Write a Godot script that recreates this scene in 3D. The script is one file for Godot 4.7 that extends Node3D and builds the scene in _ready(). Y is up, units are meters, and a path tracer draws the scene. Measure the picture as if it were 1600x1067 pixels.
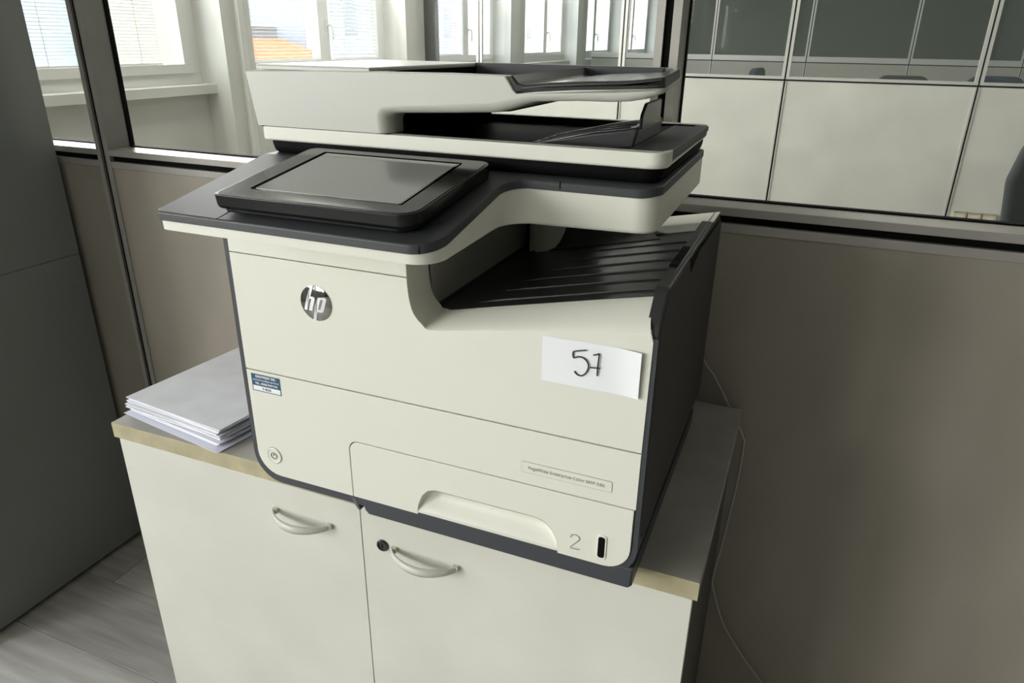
extends Node3D
# Units are metres, y is up. The floor is y = 0 and the cabinet top y = H. x runs along the glass partition, -z goes through it.
const H := 0.75
const XP := -2.62      # room face of the window pillars
const XW := -2.86      # window plane
const ZW := -0.52      # front of the near glass partition
const Z2 := -5.28      # second partition
const Z3 := -10.35     # third partition
const CEIL := 2.9
var M := {}
var taken := {}
var FXY := Transform3D.IDENTITY                                                                    # u = x, v = y, w = z
var FXZ := Transform3D(Basis(Vector3.RIGHT, Vector3(0, 0, -1), Vector3.UP), Vector3.ZERO)          # u = x, v = -z, w = y
var FZY := Transform3D(Basis(Vector3(0, 0, -1), Vector3.UP, Vector3.RIGHT), Vector3.ZERO)          # u = -z, v = y, w = x


func _ready() -> void:
	# --- camera, sky, light, exposure
	var cam := Camera3D.new()
	cam.name = "camera"
	cam.fov = 51.158
	cam.near = 0.02
	cam.far = 200.0
	var yaw := 0.38548
	var pit := -0.402144
	var rol := 0.01458
	cam.transform = Transform3D(Basis(Vector3.UP, yaw) * Basis(Vector3.RIGHT, pit) * Basis(Vector3.BACK, rol), Vector3(0.636, 0.5744 + H, 0.6398))
	add_child(cam)
	cam.current = true
	var we := WorldEnvironment.new()
	we.name = "world_environment"
	var env := Environment.new()
	env.tonemap_mode = Environment.TONE_MAPPER_LINEAR
	env.tonemap_exposure = 1.06
	var sm := ProceduralSkyMaterial.new()
	sm.sky_top_color = Color(0.92, 0.96, 1.0)
	sm.sky_horizon_color = Color(1.0, 1.0, 0.98)
	sm.ground_bottom_color = Color(0.42, 0.41, 0.39)
	sm.ground_horizon_color = Color(0.75, 0.75, 0.73)
	sm.sky_energy_multiplier = 2.2
	sm.ground_energy_multiplier = 1.4
	var sky := Sky.new()
	sky.sky_material = sm
	env.background_mode = Environment.BG_SKY
	env.sky = sky
	env.sdfgi_enabled = true
	env.ssao_enabled = true
	env.ssil_enabled = true
	we.environment = env
	add_child(we)
	# daylight of the windows: behind the camera, then in the next rooms (z, width, energy, height of its middle, its own height)
	for b in [[0.6, 1.9, 1.0, 1.0, 1.3], [2.95, 1.9, 10.5, 1.0, 1.3], [5.3, 1.9, 11.5, 1.0, 1.3], [7.65, 1.9, 10.0, 1.0, 1.3], [-1.8, 1.9, 7.5, 1.38, 0.75], [-4.0, 1.7, 8.5, 1.38, 0.75], [-6.3, 1.8, 2.0, 1.38, 0.75], [-8.6, 1.8, 1.0, 1.38, 0.75]]:
		daylight(b[0], b[1], b[2], b[3], b[4])
	materials()
	shell()
	wall_back()
	far_partition("wall_middle", Z2, "second glazed partition with white lower panels behind the near glass", M.panel_white, 0.311, 0.342, true)
	far_partition("wall_rear", Z3, "third glazed partition with grey lower panels far behind the glass", M.panel_grey, 0.32, 0.40, false)
	ceiling_lights()
	windows()
	outside()
	wardrobe()
	cabinet()
	papers()
	printer()
	cable()
	chairs()
	sockets()


func daylight(z: float, w: float, e: float, y: float, h: float) -> void:
	var l := AreaLight3D.new()
	l.name = "window_daylight"
	l.area_size = Vector2(w, h)
	l.light_energy = e
	l.light_color = Color(1.0, 1.0, 0.985)
	l.area_range = 30.0
	l.area_attenuation = 2.0
	l.shadow_enabled = true
	l.position = Vector3(XW + 0.08, H + y, z)
	l.rotation.y = -PI / 2
	add_child(l, true)


# ---------------------------------------------------------------- helpers
func numbered(n: String) -> String:
	if not taken.has(n):
		taken[n] = 0
		return n
	taken[n] += 1
	return "%s_%03d" % [n, taken[n]]


func S() -> SurfaceTool:
	var st := SurfaceTool.new()
	st.begin(Mesh.PRIMITIVE_TRIANGLES)
	return st


func thing(called: String, label: String, category: String, at := Vector3.ZERO, turn := 0.0, group := "") -> Node3D:
	var o := Node3D.new()
	o.name = numbered(called)
	add_child(o)
	o.position = at
	o.rotation.y = turn
	tag(o, label, category, group)
	return o


func tag(o: Node3D, label: String, category: String, group := "", kind := "") -> Node3D:
	o.set_meta("label", label)
	o.set_meta("category", category)
	if group:
		o.set_meta("group", group)
	if kind:
		o.set_meta("kind", kind)
	return o


func structure(called: String, label: String, category: String) -> Node3D:
	var o := thing(called, label, category)
	o.set_meta("kind", "structure")
	return o


func obj(called: String, st, mat: Material, parent: Node3D = self) -> MeshInstance3D:
	var o := MeshInstance3D.new()
	o.name = numbered(called) if parent == self else called
	o.mesh = st.commit() if st is SurfaceTool else st
	o.material_override = mat
	parent.add_child(o, true)
	return o


func dup(root: Node3D, at: Vector3, turn: float, label := "") -> Node3D:
	var base := String(root.name)
	var r: Node3D = root.duplicate()
	r.name = numbered(base)
	add_child(r)
	r.position = at
	r.rotation.y = turn
	if label:
		r.set_meta("label", label)
	return r


func tri(st: SurfaceTool, a: Vector3, b: Vector3, c: Vector3, na: Vector3, nb: Vector3, nc: Vector3) -> void:
	var n := (b - a).cross(c - a)
	if n.length_squared() < 1e-18:
		return
	if n.dot(na + nb + nc) > 0.0:
		var t := b
		b = c
		c = t
		t = nb
		nb = nc
		nc = t
	st.set_normal(na)
	st.add_vertex(a)
	st.set_normal(nb)
	st.add_vertex(b)
	st.set_normal(nc)
	st.add_vertex(c)


func quad(st: SurfaceTool, a: Vector3, b: Vector3, c: Vector3, d: Vector3, hint: Vector3) -> void:
	var n := (b - a).cross(c - a).normalized()
	if n.dot(hint) < 0:
		n = -n
	tri(st, a, b, c, n, n, n)
	tri(st, a, c, d, n, n, n)


func rp(c: Array, seg := 5) -> PackedVector2Array:   # polygon of [x, y, radius] with rounded corners
	var out := PackedVector2Array()
	var n := c.size()
	for i in n:
		var p := Vector2(c[i][0], c[i][1])
		var r: float = c[i][2] if c[i].size() > 2 else 0.0
		if r <= 0.0:
			out.append(p)
			continue
		var a := Vector2(c[(i + n - 1) % n][0], c[(i + n - 1) % n][1])
		var b := Vector2(c[(i + 1) % n][0], c[(i + 1) % n][1])
		var da := (a - p).normalized()
		var db := (b - p).normalized()
		var half := acos(clampf(da.dot(db), -1, 1)) / 2
		var t := minf(r / tan(half), minf(p.distance_to(a), p.distance_to(b)) * 0.499)
		var rr := t * tan(half)
		var o := p + (da + db).normalized() * (rr / sin(half))
		var s := p + da * t - o
		var e := p + db * t - o
		for k in seg + 1:
			out.append(o + s.rotated(s.angle_to(e) * k / seg))
	return out


func rect(x0: float, x1: float, y0: float, y1: float, r := 0.0, seg := 3) -> PackedVector2Array:
	return rp([[x0, y0, r], [x1, y0, r], [x1, y1, r], [x0, y1, r]], seg)


func prism(st: SurfaceTool, outline: PackedVector2Array, fr: Transform3D, w0: float, w1: float, b0 := 0.0, b1 := 0.0, sc := PackedFloat32Array(), warp = null, split := INF, seg := 3) -> void:
	var p := PackedVector2Array()
	for q in outline:
		if p.is_empty() or p[-1].distance_to(q) > 1e-6:
			p.append(q)
	if sc.is_empty() and p[0].distance_to(p[-1]) < 1e-6:
		p.remove_at(p.size() - 1)
	var n := p.size()
	var area := 0.0
	for i in n:
		area += p[i].cross(p[(i + 1) % n])
	if area < 0:
		p.reverse()
		if not sc.is_empty():
			sc = sc.duplicate()
			sc.reverse()
	var en := PackedVector2Array()
	for i in n:
		var d := (p[(i + 1) % n] - p[i]).normalized()
		en.append(Vector2(d.y, -d.x))
	var mit := PackedVector2Array()
	var sm := []
	for i in n:
		var a := en[(i + n - 1) % n]
		var b := en[i]
		mit.append((a + b) / maxf(1.0 + a.dot(b), 0.35))
		sm.append(a.dot(b) > 0.72)
	var rings := []   # [w, inset, lateral share, cap share (signed)]
	if b0 > 0:
		for k in seg + 1:
			var a := PI / 2 * k / seg
			rings.append([w0 + b0 * (1 - sin(a)), b0 * (1 - sin(PI / 2 - (PI / 2 - a))) if false else b0 * (1 - cos(PI / 2 - a)), sin(a), -cos(a)])
		for k in seg + 1:
			var a := PI / 2 * k / seg
			rings[k][0] = w0 + b0 * (1 - cos(a))
			rings[k][1] = b0 * (1 - sin(a))
	else:
		rings.append([w0, 0.0, 1.0, 0.0])
	if b1 > 0:
		for k in seg + 1:
			var a := PI / 2 * (1.0 - float(k) / seg)
			rings.append([w1 - b1 * (1 - cos(a)), b1 * (1 - sin(a)), sin(a), cos(a)])
	else:
		rings.append([w1, 0.0, 1.0, 0.0])
	var place := func(q: Vector2, w: float) -> Vector3:
		var v := fr * Vector3(q.x, q.y, w)
		return warp.call(v) if warp != null else v
	var at := func(i: int, ring: Array) -> Vector3:
		var s: float = 1.0 if sc.is_empty() else sc[i]
		return place.call(p[i] - mit[i] * ring[1] * s, ring[0])
	var nor := func(i: int, edge: int, ring: Array) -> Vector3:
		var l: Vector2 = en[edge]
		if sm[i]:
			l = mit[i].normalized()
		return fr.basis * (Vector3(l.x, l.y, 0) * ring[2] + Vector3(0, 0, ring[3]))
	for k in rings.size() - 1:
		var r0: Array = rings[k]
		var r1: Array = rings[k + 1]
		for i in n:
			var j := (i + 1) % n
			var a: Vector3 = at.call(i, r0)
			var b: Vector3 = at.call(j, r0)
			var c: Vector3 = at.call(j, r1)
			var d: Vector3 = at.call(i, r1)
			var na: Vector3 = nor.call(i, i, r0)
			var nb: Vector3 = nor.call(j, i, r0)
			var nc: Vector3 = nor.call(j, i, r1)
			var nd: Vector3 = nor.call(i, i, r1)
			tri(st, a, b, c, na, nb, nc)
			tri(st, a, c, d, na, nc, nd)
	for side in 2:
		var ring: Array = rings[0] if side == 0 else rings[-1]
		var cap := PackedVector2Array()
		for i in n:
			var s: float = 1.0 if sc.is_empty() else sc[i]
			cap.append(p[i] - mit[i] * ring[1] * s)
		var polys := [cap]
		if split < INF:
			polys = Geometry2D.intersect_polygons(cap, rect(-9, 9, -9, split)) + Geometry2D.intersect_polygons(cap, rect(-9, 9, split, 9))
		var hint := fr.basis * Vector3(0, 0, -1 if side == 0 else 1)
		for poly in polys:
			var ids := Geometry2D.triangulate_polygon(poly)
			for k in range(0, ids.size(), 3):
				var a: Vector3 = place.call(poly[ids[k]], ring[0])
				var b: Vector3 = place.call(poly[ids[k + 1]], ring[0])
				var c: Vector3 = place.call(poly[ids[k + 2]], ring[0])
				var nn := (b - a).cross(c - a)
				if nn.length_squared() < 1e-20:
					continue
				nn = nn.normalized()
				if nn.dot(hint) < 0:
					nn = -nn
				tri(st, a, b, c, nn, nn, nn)


func prism2(st: SurfaceTool, outer: Array, inner: Array, w0: float, w1: float, depth: float, warp) -> void:   # as prism, with the front face's own outline (counterclockwise)
	var n := outer.size()
	var rows := []
	for k in 8:
		var a := PI / 2 * (k - 1) / 6.0
		var row := PackedVector3Array()
		for i in n:
			var o := Vector2(outer[i][0], outer[i][1])
			var q := o if k == 0 else o.lerp(Vector2(inner[i][0], inner[i][1]), 1.0 - cos(a))
			row.append(warp.call(Vector3(q.x, q.y, w0 if k == 0 else w1 - depth * (1.0 - sin(a)))))
		rows.append(row)
	for k in 7:
		var a0 := PI / 2 * maxi(k - 1, 0) / 6.0
		var a1 := PI / 2 * k / 6.0
		for i in n:
			var j := (i + 1) % n
			var m := []
			for e in [[i, a0], [j, a0], [j, a1], [i, a1]]:
				var here: int = e[0]
				var d0 := Vector2(outer[here][0] - outer[(here + n - 1) % n][0], outer[here][1] - outer[(here + n - 1) % n][1]).normalized()
				var d1 := Vector2(outer[(here + 1) % n][0] - outer[here][0], outer[(here + 1) % n][1] - outer[here][1]).normalized()
				var de := Vector2(outer[j][0] - outer[i][0], outer[j][1] - outer[i][1]).normalized()
				var d := (d0 + d1).normalized() if d0.dot(d1) > 0.6 else de
				m.append(Vector3(d.y * cos(e[1]), -d.x * cos(e[1]), sin(e[1])).normalized())
			tri(st, rows[k][i], rows[k][j], rows[k + 1][j], m[0], m[1], m[2])
			tri(st, rows[k][i], rows[k + 1][j], rows[k + 1][i], m[0], m[2], m[3])
	for side in 2:
		var flat := PackedVector2Array()
		for q in (outer if side == 0 else inner):
			flat.append(Vector2(q[0], q[1]))
		var ids := Geometry2D.triangulate_polygon(flat)
		var row: PackedVector3Array = rows[0] if side == 0 else rows[7]
		var h := Vector3(0, 0, -1 if side == 0 else 1)
		for k in range(0, ids.size(), 3):
			tri(st, row[ids[k]], row[ids[k + 1]], row[ids[k + 2]], h, h, h)


func bx(st: SurfaceTool, x0: float, x1: float, y0: float, y1: float, z0: float, z1: float, b := 0.0, r := 0.0) -> void:
	prism(st, rect(x0, x1, -z1, -z0, r), FXZ, y0, y1, b, b, PackedFloat32Array(), null, INF, 2)


func box(x0: float, x1: float, y0: float, y1: float, z0: float, z1: float, b := 0.0, r := 0.0) -> SurfaceTool:
	var st := S()
	bx(st, x0, x1, y0, y1, z0, z1, b, r)
	return st


func tube(st: SurfaceTool, path: Array, rad: float, sides := 8, closed := false, flat := 1.0, flat_dir := Vector3.ZERO) -> void:
	var n := path.size()
	var rows := []
	var nrm := []
	var up := Vector3.UP
	for i in n:
		var a: Vector3 = path[(i + n - 1) % n] if closed or i > 0 else path[0]
		var b: Vector3 = path[(i + 1) % n] if closed or i < n - 1 else path[n - 1]
		var d := (b - a).normalized()
		if i == 0:
			up = Vector3.UP if absf(d.y) < 0.9 else Vector3.RIGHT
		var s := d.cross(up).normalized()
		up = s.cross(d).normalized()
		var row := PackedVector3Array()
		var nr := PackedVector3Array()
		for k in sides:
			var ang := TAU * k / sides
			var o := s * cos(ang) + up * sin(ang)
			nr.append(o)
			o *= rad
			if flat != 1.0:
				o -= flat_dir * o.dot(flat_dir) * (1.0 - flat)
			row.append(path[i] + o)
		rows.append(row)
		nrm.append(nr)
	for i in (n if closed else n - 1):
		var j := (i + 1) % n
		for k in sides:
			var l := (k + 1) % sides
			tri(st, rows[i][k], rows[i][l], rows[j][l], nrm[i][k], nrm[i][l], nrm[j][l])
			tri(st, rows[i][k], rows[j][l], rows[j][k], nrm[i][k], nrm[j][l], nrm[j][k])
	if not closed:
		for e in [[0, 1], [n - 1, n - 2]]:
			var d: Vector3 = (path[e[0]] - path[e[1]]).normalized()
			for k in sides:
				tri(st, path[e[0]], rows[e[0]][k], rows[e[0]][(k + 1) % sides], d, d, d)


func smooth(pts: Array, per := 6, closed := false) -> Array:
	var out := []
	var n := pts.size()
	for i in (n if closed else n - 1):
		var p0 = pts[(i + n - 1) % n] if closed or i > 0 else pts[0]
		var p1 = pts[i]
		var p2 = pts[(i + 1) % n]
		var p3 = pts[(i + 2) % n] if closed or i + 2 < n else pts[n - 1]
		for k in per:
			var t := float(k) / per
			out.append(0.5 * (2.0 * p1 + (p2 - p0) * t + (2.0 * p0 - 5.0 * p1 + 4.0 * p2 - p3) * t * t + (3.0 * p1 - p0 - 3.0 * p2 + p3) * t * t * t))
	if not closed:
		out.append(pts[n - 1])
	return out


func loft(st: SurfaceTool, rows: Array, hint: Vector3) -> void:   # a smooth sheet through rows of points
	var nr := []
	var h := rows.size()
	var w: int = rows[0].size()
	for i in h:
		var r := PackedVector3Array()
		for j in w:
			var a: Vector3 = rows[mini(i + 1, h - 1)][j] - rows[maxi(i - 1, 0)][j]
			var b: Vector3 = rows[i][mini(j + 1, w - 1)] - rows[i][maxi(j - 1, 0)]
			r.append(a.cross(b).normalized())
		nr.append(r)
	var mid: Vector3 = nr[h / 2][w / 2]
	var sgn := 1.0 if mid.dot(hint) > 0 else -1.0
	for i in h - 1:
		for j in w - 1:
			tri(st, rows[i][j], rows[i + 1][j], rows[i + 1][j + 1], sgn * nr[i][j], sgn * nr[i + 1][j], sgn * nr[i + 1][j + 1])
			tri(st, rows[i][j], rows[i + 1][j + 1], rows[i][j + 1], sgn * nr[i][j], sgn * nr[i + 1][j + 1], sgn * nr[i][j + 1])


func lathe(st: SurfaceTool, prof: Array, fr: Transform3D, sides := 24) -> void:   # prof: [radius, w] up the frame's z
	for i in prof.size() - 1:
		var d := Vector2(prof[i + 1][0] - prof[i][0], prof[i + 1][1] - prof[i][1])
		var nn := Vector2(d.y, -d.x).normalized()
		for k in sides:
			var c := []
			var m := []
			for q in [[i, k], [i, k + 1], [i + 1, k + 1], [i + 1, k]]:
				var a: float = TAU * q[1] / sides
				c.append(fr * Vector3(cos(a) * prof[q[0]][0], sin(a) * prof[q[0]][0], prof[q[0]][1]))
				m.append(fr.basis * Vector3(cos(a) * nn.x, sin(a) * nn.x, nn.y))
			tri(st, c[0], c[1], c[2], m[0], m[1], m[2])
			tri(st, c[0], c[2], c[3], m[0], m[2], m[3])


func text(called: String, what: String, width: float, at: Vector3, mat: Material, parent: Node3D, bold := false, height := 0.0) -> MeshInstance3D:
	var f := SystemFont.new()
	f.font_names = PackedStringArray(["Droid Sans"])
	if bold:
		f.font_weight = 700
	var t := TextMesh.new()
	t.text = what
	t.font = f
	t.font_size = 32
	t.pixel_size = 0.001
	t.depth = 0.001
	var o := obj(called, t, mat, parent)
	var bb := t.get_aabb()
	var s := width / maxf(bb.size.x, 0.001)
	o.scale = Vector3(s, s if height <= 0 else height / maxf(bb.size.y, 0.001), 0.3)
	o.position = at
	return o


# ---------------------------------------------------------------- materials
func lin(r: float, g: float, b: float) -> Color:
	return Color(r, g, b).linear_to_srgb()


func mat(r: float, g: float, b: float, rough := 0.5, metal := 0.0, spec := 0.5) -> StandardMaterial3D:
	var m := StandardMaterial3D.new()
	m.albedo_color = lin(r, g, b)
	m.roughness = rough
	m.metallic = metal
	m.metallic_specular = spec
	return m


func noise_tex(freq: float, lo: Color, hi: Color, sd: int, octaves := 4, normal := false) -> NoiseTexture2D:
	var n := FastNoiseLite.new()
	n.seed = sd
	n.frequency = freq
	n.fractal_octaves = octaves
	var t := NoiseTexture2D.new()
	t.width = 256
	t.height = 256
	t.seamless = true
	t.noise = n
	if normal:
		t.as_normal_map = true
		t.bump_strength = 2.0
	else:
		var g := Gradient.new()
		g.set_color(0, lo)
		g.set_color(1, hi)
		t.color_ramp = g
	return t


func mottled(m: StandardMaterial3D, freq: float, amount: float, scale: Vector3, sd: int) -> StandardMaterial3D:
	m.albedo_texture = noise_tex(freq, Color(1 - amount, 1 - amount, 1 - amount), Color.WHITE, sd)
	m.uv1_triplanar = true
	m.uv1_world_triplanar = true
	m.uv1_scale = scale
	return m


func grained(m: StandardMaterial3D, strength: float, scale: float, sd: int) -> StandardMaterial3D:   # the fine moulded texture of plastics
	m.normal_enabled = true
	m.normal_texture = noise_tex(0.12, Color.BLACK, Color.WHITE, sd, 3, true)
	m.normal_scale = strength
	m.uv1_triplanar = true
	m.uv1_world_triplanar = true
	m.uv1_scale = Vector3.ONE * scale
	return m


func materials() -> void:
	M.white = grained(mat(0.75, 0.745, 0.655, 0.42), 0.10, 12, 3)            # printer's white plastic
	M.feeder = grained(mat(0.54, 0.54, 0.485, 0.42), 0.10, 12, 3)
	M.white_smooth = mat(0.75, 0.745, 0.655, 0.35)
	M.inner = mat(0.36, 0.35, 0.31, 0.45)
	M.dark = grained(mat(0.046, 0.049, 0.058, 0.42), 0.15, 14, 5)            # charcoal plastic
	M.deck = grained(mat(0.042, 0.045, 0.048, 0.48), 0.12, 14, 5)
	M.gloss = mat(0.008, 0.008, 0.009, 0.20, 0.0, 0.4)                                 # piano black
	M.screen = mat(0.30, 0.30, 0.28, 0.07, 0.0, 0.6)
	M.bezel = mat(0.010, 0.010, 0.010, 0.12, 0.0, 0.5)
	M.well = mat(0.010, 0.010, 0.010, 0.6, 0.0, 0.12)
	M.ramp = mat(0.032, 0.033, 0.034, 0.24)
	M.plate = mat(0.035, 0.035, 0.034, 0.24)
	M.side = grained(mat(0.022, 0.022, 0.022, 0.45), 0.12, 14, 5)
	M.tray = mat(0.020, 0.021, 0.020, 0.36)
	M.chrome = mat(0.30, 0.30, 0.28, 0.05, 1.0)
	M.ink = mat(0.012, 0.012, 0.014, 0.5)
	M.grey_ink = mat(0.16, 0.16, 0.15, 0.6)
	M.groove = mat(0.20, 0.20, 0.18, 0.5)
	M.paper = mat(0.86, 0.86, 0.90, 0.75)
	M.paper_b = mat(0.82, 0.82, 0.90, 0.75)
	M.envelope = mottled(mat(0.83, 0.83, 0.86, 0.8), 0.02, 0.05, Vector3.ONE * 3, 8)
	M.sticker = mat(0.020, 0.085, 0.155, 0.35)
	M.sticker_white = mat(0.85, 0.86, 0.88, 0.5)
	M.door = mottled(mat(0.72, 0.71, 0.63, 0.45), 0.012, 0.05, Vector3.ONE * 1.2, 21)
	M.laminate = mottled(mat(0.44, 0.42, 0.37, 0.42), 0.02, 0.10, Vector3.ONE * 2, 22)
	M.edge = mottled(mat(0.52, 0.46, 0.29, 0.35), 0.02, 0.12, Vector3.ONE * 4, 23)
	M.carcass = mat(0.06, 0.06, 0.055, 0.5)
	M.handle = mat(0.60, 0.59, 0.52, 0.30, 0.0)
	M.lock = mat(0.06, 0.07, 0.065, 0.3, 0.7)
	M.black = mat(0.004, 0.004, 0.004, 0.7, 0.0, 0.2)
	M.matt_black = mat(0.003, 0.003, 0.003, 0.95, 0.0, 0.08)
	M.wardrobe = mottled(mat(0.235, 0.245, 0.235, 0.42), 0.006, 0.06, Vector3.ONE * 0.8, 31)
	M.wall_panel = mottled(mat(0.385, 0.345, 0.285, 0.5), 0.010, 0.10, Vector3(1.2, 0.5, 1.2), 41)
	M.aluminium = mottled(mat(0.46, 0.44, 0.40, 0.34, 0.35), 0.02, 0.06, Vector3(2, 2, 2), 42)
	M.alu_light = mat(0.62, 0.61, 0.57, 0.35, 0.3)
	M.panel_white = mottled(mat(0.66, 0.66, 0.59, 0.4), 0.008, 0.07, Vector3.ONE * 0.8, 43)
	M.panel_grey = mat(0.40, 0.385, 0.34, 0.5)
	M.plaster = mottled(mat(0.72, 0.72, 0.67, 0.8), 0.01, 0.06, Vector3.ONE * 0.7, 44)
	M.panelling = mat(0.13, 0.132, 0.118, 0.6)
	M.ceiling = mat(0.38, 0.385, 0.37, 0.9)
	M.frame = mat(0.74, 0.75, 0.71, 0.35)
	M.slat = mat(0.72, 0.74, 0.74, 0.45)
	M.cord = mat(0.45, 0.46, 0.46, 0.6)
	M.floor = mat(0.23, 0.22, 0.20, 0.5)
	M.cable = mat(0.42, 0.40, 0.35, 0.5)
	M.fabric_blue = mat(0.020, 0.028, 0.055, 0.9)
	M.fabric_black = mat(0.018, 0.018, 0.02, 0.85)
	M.socket = mat(0.66, 0.58, 0.38, 0.4)
	var g := StandardMaterial3D.new()
	g.albedo_color = Color(0.80, 0.88, 0.82, 0.02)
	g.roughness = 0.02
	g.metallic_specular = 0.17
	g.transparency = BaseMaterial3D.TRANSPARENCY_ALPHA
	M.glass = g
	for k in 4:
		var tone := 0.9 + 0.07 * k
		var m := mat(0.56 * tone, 0.545 * tone, 0.51 * tone, 0.42)
		m.albedo_texture = noise_tex(0.02, Color(0.80, 0.79, 0.78), Color.WHITE, 60 + k, 5)
		m.uv1_triplanar = true
		m.uv1_world_triplanar = true
		m.uv1_scale = Vector3(0.5, 4, 5)
		m.uv1_offset = Vector3(0.31 * k, 0, 0.17 * k)
		M["plank%d" % k] = m


# ---------------------------------------------------------------- the building
func shell() -> void:
	var fl := structure("floor", "pale grey wood plank floor running under the cabinet and wardrobe", "floor")
	obj("slab", box(-3.0, 3.65, -0.2, -0.012, -16.2, 10.15), M.floor, fl)
	obj("floor_covering", box(-2.80, 3.5, -0.012, -0.001, -16, ZW - 0.07), M.floor, fl)
	obj("floor_covering", box(-2.80, 3.5, -0.012, -0.001, 2.33, 10), M.floor, fl)
	var rng := RandomNumberGenerator.new()
	rng.seed = 7
	var z := ZW
	var r := 0
	while z < 2.3:
		var x := -2.80 - rng.randf() * 1.1
		while x < 3.5:
			var x0 := maxf(x, -2.80)
			var x1 := minf(x + 1.2, 3.5)
			if x1 - x0 > 0.05:
				obj("plank", box(x0 + 0.0006, x1 - 0.0006, -0.012, 0.0, z + 0.0006, z + 0.1894, 0.0008), M["plank%d" % rng.randi_range(0, 3)], fl)
			x += 1.2
		z += 0.19
		r += 1
	var ce := structure("ceiling", "plain white office ceiling above the glazed partitions", "ceiling")
	obj("slab", box(-3.0, 3.65, CEIL, CEIL + 0.2, -16.2, 10.15), M.ceiling, ce)
	var wr := structure("wall_right", "plain side wall at the far right of the rooms", "wall")
	obj("panelling", box(3.5, 3.65, 0, CEIL, -16.2, ZW - 0.05), M.panelling, wr)
	obj("panelling", box(3.5, 3.65, 0, CEIL, ZW - 0.05, 10.15), M.panelling, wr)
	var wf := structure("wall_front", "grey panelled wall behind the camera", "wall")
	obj("panelling", box(-2.8, 3.5, 0, CEIL, 10.0, 10.15), M.panelling, wf)
	var we := structure("wall_end", "dim end wall beyond the last glazed partition", "wall")
	obj("panelling", box(-2.8, 3.5, 0, CEIL, -16.15, -16.0), mat(0.12, 0.118, 0.085, 0.7), we)
	var wl := structure("wall_left", "white window wall with projecting pillars between the windows", "wall")
	obj("parapet", box(-2.98, -2.80, 0, H + 0.24, -16.15, 10.15), M.plaster, wl)
	obj("lintel", box(-2.98, -2.80, 2.55, CEIL, -16.15, 10.15), M.plaster, wl)
	for p in PILLARS:
		obj("pillar", box(-2.98, XP, 0, CEIL, p[0], p[1], 0.004), M.plaster, wl)
	obj("conduit", box(XP, XP + 0.03, 0, CEIL, -3.03, -2.985, 0.003), M.frame, wl)


const PILLARS := [[-16.0, -14.85], [-12.45, -12.05], [-10.06, -9.62], [-7.64, -7.22], [-5.30, -4.96], [-3.115, -2.875], [-0.75, -0.40], [1.60, 1.95], [3.95, 4.30], [6.30, 6.65], [8.65, 10.0]]


func wall_back() -> void:
	var w := structure("wall_back", "near office partition with greige lower panels, grey rail and clear glass above", "partition")
	var xs := []
	for k in range(-1, 4):
		xs.append(-0.8275 + 1.2362 * k)
	for x in xs:
		var p := obj("post", box(x - 0.0185, x - 0.0065, 0, CEIL, ZW - 0.07, ZW, 0.001), M.aluminium, w)
		obj("post", box(x + 0.0055, x + 0.0185, 0, CEIL, ZW - 0.07, ZW, 0.001), M.aluminium, w)
		obj("groove", box(x - 0.0066, x + 0.0056, 0, CEIL, ZW - 0.06, ZW - 0.006), M.black, p)
	var ends := [-2.80] + xs + [3.5]
	for i in ends.size() - 1:
		var a: float = ends[i] + (0.0185 if i > 0 else 0.0)
		var b: float = ends[i + 1] - (0.0185 if i < ends.size() - 2 else 0.0)
		obj("panel", box(a, b, 0.002, H + 0.2938, ZW - 0.06, ZW - 0.004, 0.0015), M.wall_panel, w)
		var r := obj("rail", box(a, b, H + 0.294, H + 0.3085, ZW - 0.06, ZW - 0.001, 0.0008), M.aluminium, w)
		obj("groove", box(a, b, H + 0.3084, H + 0.3206, ZW - 0.06, ZW - 0.010), M.black, r)
		obj("rail", box(a, b, H + 0.3205, H + 0.334, ZW - 0.07, ZW, 0.0012), M.aluminium, w)
		obj("pane", box(a, b, H + 0.334, CEIL - 0.04, ZW - 0.068, ZW - 0.062), M.glass, w)
		obj("gasket", box(a, b, H + 0.334, H + 0.3365, ZW - 0.072, ZW - 0.058), M.black, w)
		obj("gasket", box(b - 0.0022, b, H + 0.334, CEIL - 0.04, ZW - 0.071, ZW - 0.059), M.black, w)
		obj("gasket", box(a, a + 0.0022, H + 0.334, CEIL - 0.04, ZW - 0.071, ZW - 0.059), M.black, w)
		obj("head_rail", box(a, b, CEIL - 0.04, CEIL, ZW - 0.07, ZW, 0.001), M.aluminium, w)


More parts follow.
